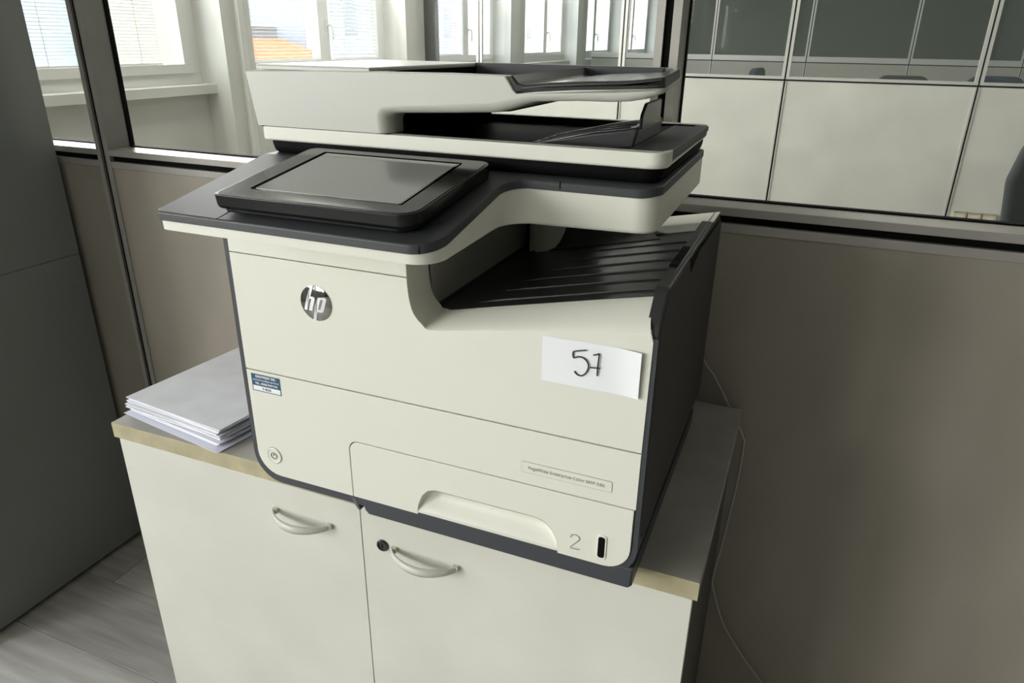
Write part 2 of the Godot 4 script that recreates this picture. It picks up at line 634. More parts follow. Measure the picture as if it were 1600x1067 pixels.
func far_partition(called: String, z: float, label: String, panel: Material, r0: float, r1: float, near: bool) -> void:
	var w := structure(called, label, "partition")
	var xs := []
	for k in range(-2, 3):
		xs.append(0.3664 + 1.236 * k)
	for x in xs:
		var p := obj("post", box(x - 0.026, x - 0.006, H + r1, CEIL, z - 0.03, z, 0.001), M.alu_light, w)
		obj("post", box(x + 0.006, x + 0.026, H + r1, CEIL, z - 0.03, z, 0.001), M.alu_light, w)
		obj("groove", box(x - 0.0061, x + 0.0061, 0, CEIL, z - 0.05, z - 0.008), M.black, p)
		for q in [[-0.017, -0.006], [0.006, 0.014]]:
			obj("joint_strip", box(x + q[0], x + q[1], 0, H + r0, z - 0.03, z + 0.005, 0.001), M.alu_light, w)
	var ends := [XP] + xs + [3.5]
	for i in ends.size() - 1:
		var a: float = ends[i] + (0.006 if i > 0 else 0.0)
		var b: float = ends[i + 1] - (0.006 if i < ends.size() - 2 else 0.0)
		obj("panel", box(a, b, 0.002, H + r0, z - 0.05, z - 0.002, 0.002), panel, w)
		obj("rail", box(a, b, H + r0 + 0.012, H + r1, z - 0.05, z + 0.012, 0.002), M.alu_light, w)
		obj("groove", box(a, b, H + r0, H + r0 + 0.012, z - 0.045, z - 0.004), M.black, w)
		obj("pane", box(a, b, H + r1, CEIL - 0.02, z - 0.022, z - 0.016), M.glass, w)
	if near:
		obj("end_post", box(XP, XP + 0.11, 0, CEIL, z - 0.05, z + 0.01, 0.002), M.carcass, w)


func ceiling_lights() -> void:
	var spots := [[-1.9, -1.9, 0.5], [-1.9, -4.1, 0.7], [1.3, -3.4, 1.0], [-1.5, -7.0, 0.4], [1.3, -8.4, 0.25], [-0.9, -12.5, 0.05]]
	var where := ["over the next room, nearest the glass", "over the next room, by the second partition", "over the next room, towards the right wall", "over the third room, window side", "over the third room, right side", "over the last room"]
	for i in spots.size():
		var s: Array = spots[i]
		var t := thing("ceiling_light", "rectangular white ceiling light " + where[i], "light", Vector3(s[0], CEIL - 0.05, s[1]), 0, "ceiling lights")
		obj("housing", box(-0.32, 0.32, 0.0, 0.05, -0.62, 0.62, 0.004), M.frame, t)
		var em := StandardMaterial3D.new()
		em.albedo_color = Color(0.9, 0.9, 0.88)
		em.emission_enabled = true
		em.emission = Color(1.0, 0.99, 0.94)
		em.emission_energy_multiplier = 2.0
		obj("diffuser", box(-0.29, 0.29, -0.008, 0.0, -0.59, 0.59, 0.002), em, t)
		var l := AreaLight3D.new()
		l.name = "lamp"
		l.area_size = Vector2(0.58, 1.18)
		l.light_energy = s[2]
		l.light_color = Color(1.0, 0.99, 0.94)
		l.area_range = 30.0
		l.area_attenuation = 2.0
		l.shadow_enabled = true
		l.position.y = -0.012
		l.rotation.x = -PI / 2
		t.add_child(l, true)


func windows() -> void:
	var bays := [[-2.875, -0.75, -1.72], [-4.96, -3.115, -4.11], [-7.22, -5.30, -6.49], [-9.62, -7.64, -8.86], [-12.05, -10.06, -11.1], [-14.85, -12.45, -13.6], [-0.40, 1.60, 0.6], [1.95, 3.95, 2.95], [4.30, 6.30, 5.3], [6.65, 8.65, 7.65]]
	var where := ["behind the left pane of the near partition", "behind the printer's document feeder, left of the pale pillar", "just past the second partition's end post", "further along past the second partition", "near the third partition's end post", "beyond the third partition", "beside the tall wardrobe, behind the camera", "second from the wardrobe behind the camera", "third from the wardrobe behind the camera", "fourth from the wardrobe behind the camera"]
	for i in bays.size():
		var b: Array = bays[i]
		var w := structure("window_%d" % (i + 1), "white framed two sash window " + where[i], "window")
		var y0 := H + 0.298
		var y1 := 2.55
		obj("sill", box(-2.86, -2.72, H + 0.245, y0, b[0], b[1], 0.003), M.plaster, w)
		var f := S()
		bx(f, XW - 0.06, XW + 0.03, y0, y0 + 0.06, b[0], b[1], 0.002)
		bx(f, XW - 0.06, XW + 0.03, y1 - 0.06, y1, b[0], b[1], 0.002)
		for q in [b[0], b[1] - 0.07]:
			bx(f, XW - 0.06, XW + 0.03, y0 + 0.06, y1 - 0.06, q, q + 0.07, 0.002)
		obj("frame", f, M.frame, w)
		for s in [[b[0] + 0.07, b[2]], [b[2], b[1] - 0.07]]:
			var t := S()
			bx(t, XW - 0.03, XW + 0.045, y0 + 0.06, y0 + 0.112, s[0], s[1], 0.003)
			bx(t, XW - 0.03, XW + 0.045, y1 - 0.11, y1 - 0.06, s[0], s[1], 0.003)
			for q in [s[0], s[1] - 0.06]:
				bx(t, XW - 0.03, XW + 0.045, y0 + 0.11, y1 - 0.11, q, q + 0.06, 0.003)
			var sash := obj("sash", t, M.frame, w)
			obj("pane", box(XW - 0.012, XW - 0.006, y0 + 0.112, y1 - 0.11, s[0] + 0.06, s[1] - 0.06), M.glass, sash)
		var hd := S()
		bx(hd, XW + 0.045, XW + 0.055, H + 0.60, H + 0.68, b[2] - 0.045, b[2] - 0.015, 0.002)
		tube(hd, smooth([Vector3(XW + 0.05, H + 0.64, b[2] - 0.03), Vector3(XW + 0.09, H + 0.645, b[2] - 0.03), Vector3(XW + 0.10, H + 0.62, b[2] - 0.03), Vector3(XW + 0.10, H + 0.54, b[2] - 0.03)], 4), 0.009)
		obj("window_handle", hd, M.frame, w)
	blind("venetian blind with fine pale slats in the window behind the left glass pane", -2.615, -1.78, 0.0165, 0.30)
	blind("venetian blind in the sash above the terracotta roof", -4.05, -3.235, 0.022, 0.12)
	blind("venetian blind with broad white slats over the blue-grey facade", -5.12, -4.24, 0.027, 0.55)
	blind("venetian blind in the sash past the second partition's end post", -6.42, -5.37, 0.022, 0.30)
	blind("venetian blind in the window nearest the wardrobe, hidden behind it", -1.66, -0.88, 0.0165, 0.30)


func blind(label: String, z0: float, z1: float, pitch: float, tilt: float) -> void:
	var b := thing("venetian_blind", label, "blind", Vector3(XW + 0.012, H + 0.405, z0), 0, "blinds inside the window sashes")
	b.position.z = (z0 + z1) / 2
	var len := z1 - z0
	obj("bottom_rail", box(-0.008, 0.008, 0.002, 0.014, -len / 2, len / 2, 0.002), M.slat, b)
	var st := S()
	var c := pitch * 0.46
	prism(st, PackedVector2Array([Vector2(-c, -0.0004), Vector2(0, 0.0012), Vector2(c, -0.0004), Vector2(c, 0.0004), Vector2(0, 0.002), Vector2(-c, 0.0004)]), Transform3D(Basis(Vector3.RIGHT, Vector3.UP, Vector3.BACK), Vector3.ZERO), -len / 2, len / 2)
	var slat: ArrayMesh = st.commit()
	for i in int((2.55 - 0.17 - H - 0.405) / pitch) - 1:
		var o := obj("slat", slat, M.slat, b)
		o.position.y = 0.02 + pitch * (i + 0.5)
		o.rotation.z = tilt
	for s in [-0.33, 0.33]:
		obj("cord", box(0.0075, 0.0095, 0.01, 2.55 - 0.2 - H - 0.405, s * len - 0.001, s * len + 0.001), M.cord, b)


func outside() -> void:
	var gr := structure("ground", "street level ground far below the office windows", "ground")
	obj("paving", box(-60, -3.2, -9.5, -9.0, -70, 40), mat(0.25, 0.25, 0.24, 0.9), gr)
	facade("cream rendered building seen through the blind of the left window", mat(0.50, 0.44, 0.29, 0.9), -20.0, -14.5, -14.85, -12.2, 6.0)
	facade("pale blue-grey building seen through the blind left of the cream one", mat(0.42, 0.48, 0.54, 0.9), -22.0, -15.5, -12.2, 1.0, 7.5)
	facade("tall blue-grey building behind the broad slatted blind", mat(0.30, 0.33, 0.38, 0.9), -24.0, -16.0, -33.0, -21.2, 9.0)
	facade("distant cream building in line with the rear windows", mat(0.60, 0.56, 0.40, 0.9), -24.0, -17.0, -80.0, -36.0, 9.0)
	# a low building whose terracotta roof tops out just below the window's horizon
	var o := thing("low_building", "low building with terracotta tiled roof and grey parapet outside the window", "building", Vector3(-16.5, -9, -18.0))
	obj("wall", box(-2.0, 1.9, 0, 9.35, -2.55, 2.9), mat(0.50, 0.30, 0.14, 0.9), o)
	var rf := S()
	prism(rf, PackedVector2Array([Vector2(-0.2, 9.3), Vector2(2.7, 9.3), Vector2(2.7, 9.36), Vector2(-0.2, 10.16)]), Transform3D(Basis(Vector3.RIGHT, Vector3.UP, Vector3.BACK), Vector3.ZERO), -2.6, 3.0)
	var roof := obj("roof", rf, mat(0.30, 0.095, 0.03, 0.9), o)
	for k in 26:
		var zc := -2.5 + 5.4 * k / 25.0
		var tl := S()
		tube(tl, [Vector3(2.75, 9.37, zc), Vector3(-0.1, 10.15, zc)], 0.085, 8)
		obj("roof_tile", tl, mat(0.33 + 0.04 * (k % 3), 0.115 + 0.02 * (k % 2), 0.036, 0.9), roof)
	obj("parapet", box(-2.0, -0.2, 9.35, 10.55, -2.6, 2.95, 0.02), mat(0.10, 0.10, 0.10, 0.9), o)
	obj("coping", box(-2.1, -0.1, 10.55, 10.62, -2.7, 3.0, 0.02), mat(0.45, 0.45, 0.43, 0.9), o)


func facade(label: String, m: Material, x0: float, x1: float, z0: float, z1: float, top: float) -> void:
	var o := thing("building", label, "building", Vector3((x0 + x1) / 2, -9, (z0 + z1) / 2), 0, "")
	var hx := (x1 - x0) / 2
	var hz := (z1 - z0) / 2
	obj("wall", box(-hx, hx, 0, top + 9, -hz, hz), m, o)
	var n := int(hz * 2 / 2.6) if top > 8.0 else 0
	var gm := mat(0.10, 0.12, 0.14, 0.2)
	for f in range(2, 5):
		for k in n:
			var z := -hz + 1.3 + 2.6 * k
			var wd := obj("window", box(hx - 0.02, hx + 0.04, f * 3.1 + 0.9, f * 3.1 + 2.4, z - 0.55, z + 0.55, 0.01), M.frame, o)
			obj("pane", box(hx + 0.03, hx + 0.05, f * 3.1 + 0.98, f * 3.1 + 2.32, z - 0.47, z + 0.47), gm, wd)


# ---------------------------------------------------------------- furniture
func wardrobe() -> void:
	var w := thing("wardrobe", "tall plain grey metal cabinet at the left, against the glass partition", "cabinet", Vector3(-1.41, 0, -0.275))
	var hx := 0.4475
	obj("plinth", box(-hx + 0.02, hx - 0.02, 0, 0.016, -0.22, 0.21), M.black, w)
	obj("side_panel", box(hx - 0.02, hx, 0.015, H + 0.081, -0.233, 0.235, 0.001), M.wardrobe, w)
	obj("side_panel", box(hx - 0.02, hx, H + 0.0816, 2.0, -0.233, 0.235, 0.001), M.wardrobe, w)
	obj("side_panel", box(-hx, -hx + 0.02, 0.015, 2.0, -0.233, 0.235, 0.001), M.wardrobe, w)
	obj("back_panel", box(-hx + 0.02, hx - 0.02, 0.015, 2.0, -0.233, -0.22), M.wardrobe, w)
	obj("top_panel", box(-hx + 0.02, hx - 0.02, 1.98, 2.0, -0.22, 0.215), M.wardrobe, w)
	obj("scuff_mark", box(hx, hx + 0.0004, H + 0.003, H + 0.010, -0.205, -0.193, 0.0001), M.groove, w)
	for s in [-1, 1]:
		var d := obj("door", box(minf(0.001 * s, s * (hx - 0.021)), maxf(0.001 * s, s * (hx - 0.021)), 0.018, 1.978, 0.216, 0.235, 0.002), M.wardrobe, w)
		obj("handle", box(0.03 * s - 0.008, 0.03 * s + 0.008, 0.95, 1.10, 0.235, 0.255, 0.003), M.handle, d)


func cabinet() -> void:
	var x0 := -0.331
	var x1 := 0.5965
	var c := thing("low_cabinet", "low cream two-door office cabinet with beige edged top under the printer", "cabinet", Vector3((x0 + x1) / 2, 0, -0.27))
	var hw := (x1 - x0) / 2
	var z := 0.27   # local = world + z
	var body := S()
	bx(body, -hw + 0.006, -hw + 0.024, 0.0, H - 0.026, -0.498 + z, -0.066 + z, 0.001)
	bx(body, hw - 0.024, hw - 0.006, 0.0, H - 0.026, -0.5 + z, -0.066 + z, 0.001)
	bx(body, -hw + 0.024, hw - 0.024, 0.06, H - 0.026, -0.5 + z, -0.49 + z)
	bx(body, -hw + 0.024, hw - 0.024, 0.06, 0.08, -0.49 + z, -0.068 + z)
	bx(body, -hw + 0.024, hw - 0.024, 0.0, 0.06, -0.11 + z, -0.10 + z)
	obj("body", body, M.carcass, c)
	var top := obj("top", box(-hw, hw, H - 0.026, H, -0.5 + z, -0.0435 + z, 0.0006), M.laminate, c)
	top.set_meta("label", "worn grey laminate top")
	obj("edge_band", box(-hw, hw, H - 0.0262, H + 0.0001, -0.0437 + z, -0.0425 + z, 0.0005), M.edge, top)
	var seam := 0.1325 - (x0 + x1) / 2
	for s in [[-hw + 0.008, seam - 0.001], [seam + 0.001, hw - 0.006]]:
		var d := obj("door", box(s[0], s[1], 0.065, H - 0.0285, -0.064 + z, -0.045 + z, 0.0012), M.door, c)
		var hx: float = (0.0306 if s[0] < -0.1 else 0.2338) - (x0 + x1) / 2
		var hs := S()
		# a bow handle, standing off the door in the middle
		var hy := H - (0.0775 if s[0] < -0.1 else 0.0845)
		var rows := []
		for k in 25:
			var t := -1.0 + 2.0 * k / 24.0
			var sag := 1.0 - t * t
			var ry := 0.0040 + 0.0036 * sag
			var rz := 0.0024 + 0.0006 * sag
			var row := PackedVector3Array()
			for a in 13:
				var g := TAU * a / 12
				row.append(Vector3(hx + 0.0515 * t, hy + ry * cos(g), -0.045 + z + 0.003 + 0.0265 * pow(sag, 0.8) + rz * sin(g)))
			rows.append(row)
		for k in 24:
			var along: Vector3 = (rows[k + 1][0] - rows[k][0]).normalized()
			var outw := Vector3(-along.z, 0, along.x)
			for a in 12:
				var n0 := Vector3.UP * cos(TAU * a / 12) + outw * sin(TAU * a / 12)
				var n1 := Vector3.UP * cos(TAU * (a + 1) / 12) + outw * sin(TAU * (a + 1) / 12)
				tri(hs, rows[k][a], rows[k + 1][a], rows[k + 1][a + 1], n0, n0, n1)
				tri(hs, rows[k][a], rows[k + 1][a + 1], rows[k][a + 1], n0, n1, n1)
		for s2 in [-1, 1]:
			bx(hs, hx + s2 * 0.0480 - 0.0045, hx + s2 * 0.0480 + 0.0045, hy - 0.0042, hy + 0.0042, -0.0455 + z, -0.0385 + z, 0.0015)
		obj("handle", hs, M.handle, d)
		if s[0] > -0.1:
			var lk := S()
			var fr := Transform3D(Basis(), Vector3(0.1667 - (x0 + x1) / 2, H - 0.0846, -0.045 + z))
			lathe(lk, [[0.0092, -0.001], [0.0092, 0.002], [0.0082, 0.0034], [0.0066, 0.0034], [0.0062, 0.002], [0.0, 0.002]], fr)
			var lo := obj("lock", lk, M.lock, d)
			var kh := S()
			prism(kh, rect(-0.0008, 0.0008, -0.0035, 0.0035, 0.0006), fr, 0.0021, 0.0026)
			obj("keyhole", kh, M.black, lo)


func sheet(w: float, d: float, th: float, sag: float, sd: int) -> SurfaceTool:   # a thin block of paper, slightly wavy
	var rng := RandomNumberGenerator.new()
	rng.seed = sd
	var st := S()
	var nx := 10
	var nz := 8
	var ph := rng.randf() * TAU
	var f := func(i: int, j: int, t: float) -> Vector3:
		var u := float(i) / nx
		var v := float(j) / nz
		var lift := sag * (sin(u * 3.1 + ph) * 0.5 + 0.5) * (0.4 + 0.6 * v)
		return Vector3((u - 0.5) * w, t + lift, (v - 1.0) * d)
	var topr := []
	for j in nz + 1:
		var a := PackedVector3Array()
		for i in nx + 1:
			a.append(f.call(i, j, th))
		topr.append(a)
	loft(st, topr, Vector3.UP)
	for i in nx:
		quad(st, f.call(i, nz, 0), f.call(i + 1, nz, 0), f.call(i + 1, nz, th), f.call(i, nz, th), Vector3.BACK)
		quad(st, f.call(i, 0, 0), f.call(i + 1, 0, 0), f.call(i + 1, 0, th), f.call(i, 0, th), Vector3.FORWARD)
	for j in nz:
		quad(st, f.call(0, j, 0), f.call(0, j + 1, 0), f.call(0, j + 1, th), f.call(0, j, th), Vector3.LEFT)
		quad(st, f.call(nx, j, 0), f.call(nx, j + 1, 0), f.call(nx, j + 1, th), f.call(nx, j, th), Vector3.RIGHT)
	quad(st, f.call(0, 0, 0), f.call(nx, 0, 0), f.call(nx, nz, 0), f.call(0, nz, 0), Vector3.DOWN)
	return st


func papers() -> void:
	var rng := RandomNumberGenerator.new()
	rng.seed = 12
	# the loose bottom sheet sticks out in front
	var lo := obj("paper_sheet", sheet(0.232, 0.30, 0.0006, 0.0012, 5), M.paper_b)
	lo.position = Vector3(-0.2225, H + 0.0003, -0.0545)
	lo.rotation.y = -0.155
	tag(lo, "loose white sheet sticking out at the bottom of the paper pile", "paper")
	var y := 0.0030
	for i in 11:
		var th := rng.randf_range(0.0012, 0.0026)
		var o := obj("paper_sheet", sheet(0.212 + rng.randf_range(-0.004, 0.006), 0.296, th, rng.randf_range(0.0002, 0.0009), 30 + i), M.paper if i % 3 else M.paper_b)
		o.position = Vector3(-0.2235 + rng.randf_range(-0.007, 0.009), H + y, -0.0665 + rng.randf_range(-0.008, 0.004))
		o.rotation.y = -0.103 + rng.randf_range(-0.05, 0.03)
		tag(o, "white sheets in the middle of the paper pile left of the printer", "paper", "sheets in the middle of the paper pile")
		y += th + 0.0003
	var en := obj("paper_sheet", sheet(0.216, 0.298, 0.0014, 0.0010, 77), M.envelope)
	en.position = Vector3(-0.2235, H + y, -0.0665)
	en.rotation.y = -0.103
	tag(en, "large smooth white sheet lying on top of the paper pile", "paper")


func cable() -> void:
	var pts := []
	for p in [[0.48, 0.15], [0.5245, 0.0731], [0.5433, 0.0492], [0.5767, -0.005], [0.6045, -0.0551], [0.6081, -0.0734], [0.6068, -0.1529], [0.5986, -0.2819], [0.5914, -0.3669], [0.5982, -0.4034], [0.625, -0.4733], [0.6697, -0.5378], [0.7086, -0.5837], [0.80, -0.70], [0.86, -0.7475], [1.3, -0.7475]]:
		pts.append(Vector3(p[0], p[1] + H, -0.506))
	var st := S()
	tube(st, smooth(pts, 6), 0.0021, 8)
	var o := obj("cable", st, M.cable)
	tag(o, "thin off-white cable hanging from behind the printer down the wall", "cable")


func chairs() -> void:
	chair("black office chair in the next room, cut off by the right edge", M.fabric_black, Vector3(1.535, 0, -2.72), PI, 1.05)
	chair("dark blue chair back seen edge-on beyond the white panels, leftmost", M.fabric_blue, Vector3(0.32, 0, -6.25), 1.45, 1.115)
	chair("black chair back just above the white panels, middle", M.fabric_black, Vector3(1.23, 0, -6.55), PI, 1.085)
	chair("dark blue chair back above the white panels at the right", M.fabric_blue, Vector3(1.88, 0, -6.55), PI, 1.10)


func chair(label: String, fabric: Material, at: Vector3, turn: float, top: float) -> void:
	var c := thing("office_chair", label, "chair", at, turn, "")
	for k in 5:
		var a := TAU * k / 5
		var l := S()
		tube(l, [Vector3(0, 0.10, 0), Vector3(cos(a) * 0.29, 0.07, sin(a) * 0.29)], 0.018, 8)
		var leg := obj("leg", l, M.dark, c)
		var wst := S()
		lathe(wst, [[0.0, -0.02], [0.024, -0.02], [0.0245, 0.0], [0.024, 0.02], [0.0, 0.02]], Transform3D(Basis(Vector3.UP, -a), Vector3(cos(a) * 0.29, 0.0246, sin(a) * 0.29)), 14)
		obj("castor", wst, M.dark, leg)
	var s := S()
	lathe(s, [[0.03, 0.08], [0.03, 0.30], [0.018, 0.30], [0.018, 0.43], [0.0, 0.43]], Transform3D(Basis(Vector3.RIGHT, -PI / 2), Vector3.ZERO), 14)
	obj("column", s, M.dark, c)
	obj("seat", box(-0.24, 0.24, 0.43, 0.51, -0.23, 0.24, 0.03, 0.06), fabric, c)
	var b := S()
	prism(b, rp([[-0.19, 0.58, 0.05], [0.19, 0.58, 0.05], [0.225, top - 0.18, 0.1], [0.19, top, 0.09], [-0.19, top, 0.09], [-0.225, top - 0.18, 0.1]]), FXY, -0.27, -0.20, 0.025, 0.02)
	obj("backrest", b, fabric, c)
	obj("back_bar", box(-0.035, 0.035, 0.46, 0.70, -0.30, -0.27, 0.004), M.dark, c)
	for q in [-1, 1]:
		var ar := S()
		tube(ar, smooth([Vector3(q * 0.22, 0.46, -0.05), Vector3(q * 0.25, 0.52, -0.05), Vector3(q * 0.25, 0.62, -0.05)], 4), 0.014, 8)
		bx(ar, q * 0.25 - 0.025, q * 0.25 + 0.025, 0.62, 0.65, -0.16, 0.12, 0.01, 0.02)
		obj("armrest", ar, M.dark, c)


func sockets() -> void:
	for k in 3:
		var t := thing("wall_socket", ["beige socket plate on the white panel, left of the three", "beige socket plate on the white panel, middle of the three", "beige socket plate on the white panel, nearest the black chair"][k], "socket", Vector3(1.685 + 0.092 * k, H - 0.570, Z2 - 0.002), 0, "socket plates low on the white panel")
		obj("plate", box(-0.04, 0.04, -0.04, 0.04, 0, 0.03, 0.003), M.socket, t)
		obj("cover", box(-0.043, 0.043, 0.04, 0.046, 0, 0.034, 0.002), M.aluminium, t)
		obj("insert", box(-0.022, 0.022, -0.022, 0.022, 0.03, 0.032, 0.0008), M.plaster, t)


# ---------------------------------------------------------------- the printer (local y = 0 is the cabinet top)
func deck_y(z: float) -> float:
	return 0.437 - 0.2 * maxf(0.0, z + 0.09)


func printer() -> void:
	var P := thing("printer", "large white and charcoal multifunction office printer standing on the low cabinet", "printer", Vector3(0, H, 0))
	var E2 := PackedFloat32Array()
	# --- charcoal chassis, base foot and side panel
	var st := S()
	prism(st, rp([[0.002, 0.30], [0.002, 0.0145, 0.040], [0.5275, 0.0145, 0.040], [0.5275, 0.30], [0.521, 0.30], [0.258, 0.262], [0.252, 0.30], [0.252, 0.385], [0.003, 0.385], [0.002, 0.352]], 8), FXY, -0.435, -0.034, 0.002, 0.001)
	prism(st, rp([[0.0, 0.352], [0.0, 0.0125, 0.042], [0.5285, 0.0125, 0.042], [0.5285, 0.3085], [0.5240, 0.3085], [0.5224, 0.0245, 0.031], [0.0083, 0.0245, 0.034], [0.0083, 0.352]], 8), FXY, -0.10, -0.0012, 0.002, 0.0)
	obj("chassis", st, M.dark, P)
	st = S()
	bx(st, 0.024, 0.168, 0.0, 0.02, -0.42, -0.0153, 0.001)
	var ft := S()
	prism(ft, rp([[0.168, 0.024], [0.1725, 0.006, 0.006], [0.178, 0.0005], [0.522, 0.0005, 0.004], [0.5262, 0.005, 0.002], [0.5265, 0.03], [0.168, 0.03]]), FXY, -0.41, -0.0002, 0.001, 0.0035)
	obj("base", st, M.dark, P)
	obj("drawer_base", ft, M.dark, P)
	st = S()
	prism(st, rp([[0.003, 0.055, 0.03], [0.003, 0.3164, 0.02], [0.034, 0.351, 0.012], [0.400, 0.351], [0.435, 0.330, 0.008], [0.435, 0.055]]), FZY, 0.522, 0.53, 0.0, 0.004)
	prism(st, rp([[0.0015, 0.30], [0.0035, 0.3164, 0.02], [0.034, 0.351, 0.012], [0.33, 0.3525], [0.33, 0.30]]), FZY, 0.515, 0.526, 0.0, 0.003)
	var sp := obj("side_panel", st, M.side, P)
	obj("latch", box(0.514, 0.5225, 0.3425, 0.3535, -0.189, -0.106, 0.0008), M.black, sp)
	st = S()
	prism(st, rp([[0.150, 0.349], [0.158, 0.330, 0.004], [0.215, 0.342, 0.004], [0.38, 0.338], [0.385, 0.343], [0.215, 0.349]]), FZY, 0.529, 0.5305, 0.0, 0.0005)
	obj("latch_slot", st, M.black, sp)
	# --- white front panels with dark seams between them
	var fz := -0.016
	st = S()
	prism(st, rp([[0.0075, 0.3345], [0.2522, 0.3345], [0.2522, 0.385], [0.0075, 0.385, 0.004]]), FXY, fz, 0.0, 0.0, 0.0009)
	obj("top_strip", st, M.white, P)
	var notch := [Vector2(0.2522, 0.3478), Vector2(0.2522, 0.3350), Vector2(0.2527, 0.3224), Vector2(0.2546, 0.3070), Vector2(0.2590, 0.2935), Vector2(0.2690, 0.2825), Vector2(0.2820, 0.2776), Vector2(0.345, 0.2880), Vector2(0.4116, 0.2986), Vector2(0.470, 0.3085), Vector2(0.5205, 0.3164)]
	notch = smooth(notch, 4)
	var up := PackedVector2Array([Vector2(0.0075, 0.1798), Vector2(0.5232, 0.1798), Vector2(0.5242, 0.3050), Vector2(0.5205, 0.3164)])
	for i in range(notch.size() - 2, 0, -1):
		if notch[i].y < 0.3330 or notch[i].x > 0.26:
			up.append(notch[i])
	up.append(Vector2(0.2522, 0.3334))
	up.append(Vector2(0.0075, 0.3334))
	st = S()
	prism(st, up, FXY, fz, 0.0, 0.0, 0.0007)
	var back := [Vector2(0.2530, 0.352), Vector2(0.2530, 0.338), Vector2(0.2535, 0.3265), Vector2(0.2550, 0.313), Vector2(0.2585, 0.301), Vector2(0.2665, 0.2910), Vector2(0.2790, 0.2862), Vector2(0.343, 0.3003), Vector2(0.410, 0.3150), Vector2(0.468, 0.3278), Vector2(0.513, 0.3372)]
	back = smooth(back, 4)
	var rows := []
	for f in [[0.0, 0.0], [-0.0015, 0.10], [-0.005, 0.26], [-0.011, 0.45], [-0.020, 0.66], [-0.031, 0.86], [-0.040, 0.97], [-0.047, 1.0]]:
		var row := PackedVector3Array()
		for i in notch.size():
			var q: Vector2 = notch[i].lerp(back[i], f[1])
			row.append(Vector3(q.x, q.y, f[0] - 0.0003))
		rows.append(row)
	loft(st, rows, Vector3(0.1, 1, 0.3))
	obj("front_panel", st, M.white, P)
	st = S()
	var lower := rp([[0.0075, 0.1782], [0.0075, 0.0240, 0.034], [0.1570, 0.0240], [0.1570, 0.1085, 0.014], [0.5232, 0.1085], [0.5232, 0.1782]], 7)
	prism(st, lower, FXY, fz, 0.0, 0.0, 0.0008)
	obj("lower_panel", st, M.white, P)
	# --- paper drawer with a finger scoop
	var scoop := [Vector2(0.2530, 0.0300), Vector2(0.2545, 0.0400), Vector2(0.2601, 0.0535), Vector2(0.2680, 0.0625), Vector2(0.2784, 0.0660), Vector2(0.31, 0.0660), Vector2(0.345, 0.0660), Vector2(0.38, 0.0660), Vector2(0.4080, 0.0660), Vector2(0.4200, 0.0625), Vector2(0.4290, 0.0540), Vector2(0.4350, 0.0410), Vector2(0.4368, 0.0300)]
	var dc := [[0.1580, 0.0240], [0.2530, 0.0240]]
	for q in scoop:
		dc.append([q.x, q.y])
	dc.append_array([[0.4368, 0.0240], [0.5212, 0.0240, 0.030], [0.5212, 0.1073], [0.1580, 0.1073, 0.0135]])
	var dr := rp(dc, 7)
	st = S()
	prism(st, dr, FXY, fz, 0.0, 0.0, 0.0008)
	rows = []
	var prof := [[0.0, 0.0], [0.10, -0.006], [0.22, -0.0125], [0.36, -0.0150], [0.50, -0.0140], [0.64, -0.0105], [0.78, -0.0060], [0.90, -0.0022], [1.0, -0.0003]]
	for f in prof:
		var row := PackedVector3Array()
		for i in scoop.size():
			var yb := 0.0295
			var q: Vector2 = scoop[i]
			var side := clampf(minf(q.x - 0.2530, 0.4368 - q.x) / 0.020, 0.0, 1.0)
			var y: float = lerpf(q.y - 0.0003, yb, f[0])
			row.append(Vector3(q.x, y, f[1] * sqrt(side) - 0.0003))
		rows.append(row)
	loft(st, rows, Vector3(0, 0.2, 1))
	quad(st, Vector3(0.2530, 0.0240, -0.0003), Vector3(0.4368, 0.0240, -0.0003), Vector3(0.4368, 0.0300, -0.0003), Vector3(0.2530, 0.0300, -0.0003), Vector3.BACK)
	var drawer := obj("paper_drawer", st, M.white, P)
	text("drawer_number", "2", 0.0140, Vector3(0.4572, 0.0468, 0.0002), M.white, drawer, false, 0.0195)
	var ol := S()
	var two := smooth([Vector3(0.4518, 0.0515, 0.0006), Vector3(0.4535, 0.0553, 0.0006), Vector3(0.4575, 0.0567, 0.0006), Vector3(0.4618, 0.0548, 0.0006), Vector3(0.4624, 0.0510, 0.0006), Vector3(0.4580, 0.0455, 0.0006), Vector3(0.4522, 0.0375, 0.0006), Vector3(0.4580, 0.0372, 0.0006), Vector3(0.4634, 0.0373, 0.0006)], 4)
	tube(ol, two, 0.00035, 6)
	obj("engraving", ol, M.groove, drawer)
	st = S()
	prism(st, rect(0.4828, 0.4945, 0.0326, 0.0660, 0.004), FXY, -0.001, 0.0012, 0.0, 0.0008)
	var wn := obj("paper_gauge", st, M.white, drawer)
	st = S()
	prism(st, rect(0.4846, 0.4926, 0.0352, 0.0635, 0.003), FXY, 0.0, 0.0014, 0.0, 0.0002)
	obj("gauge_opening", st, M.black, wn)
	st = S()
	prism(st, rp([[0.1525, 0.0225], [0.1605, 0.0205], [0.1668, 0.004, 0.003], [0.1625, 0.004, 0.002], [0.157, 0.0125]]), FXY, -0.02, -0.0005, 0.0, 0.001)
	obj("corner_block", st, mat(0.10, 0.10, 0.11, 0.4), P)
	# --- logo disc
	var lg := S()
	var cc := Vector3(0.1288, 0.2862, 0.0)
	var profd := []
	for k in 9:
		var a := float(k) / 8
		profd.append([0.0216 * cos(a * PI / 2), 0.0006 + 0.0024 * (1.0 - pow(cos(a * PI / 2), 2))])
	profd.push_front([0.0216, -0.0005])
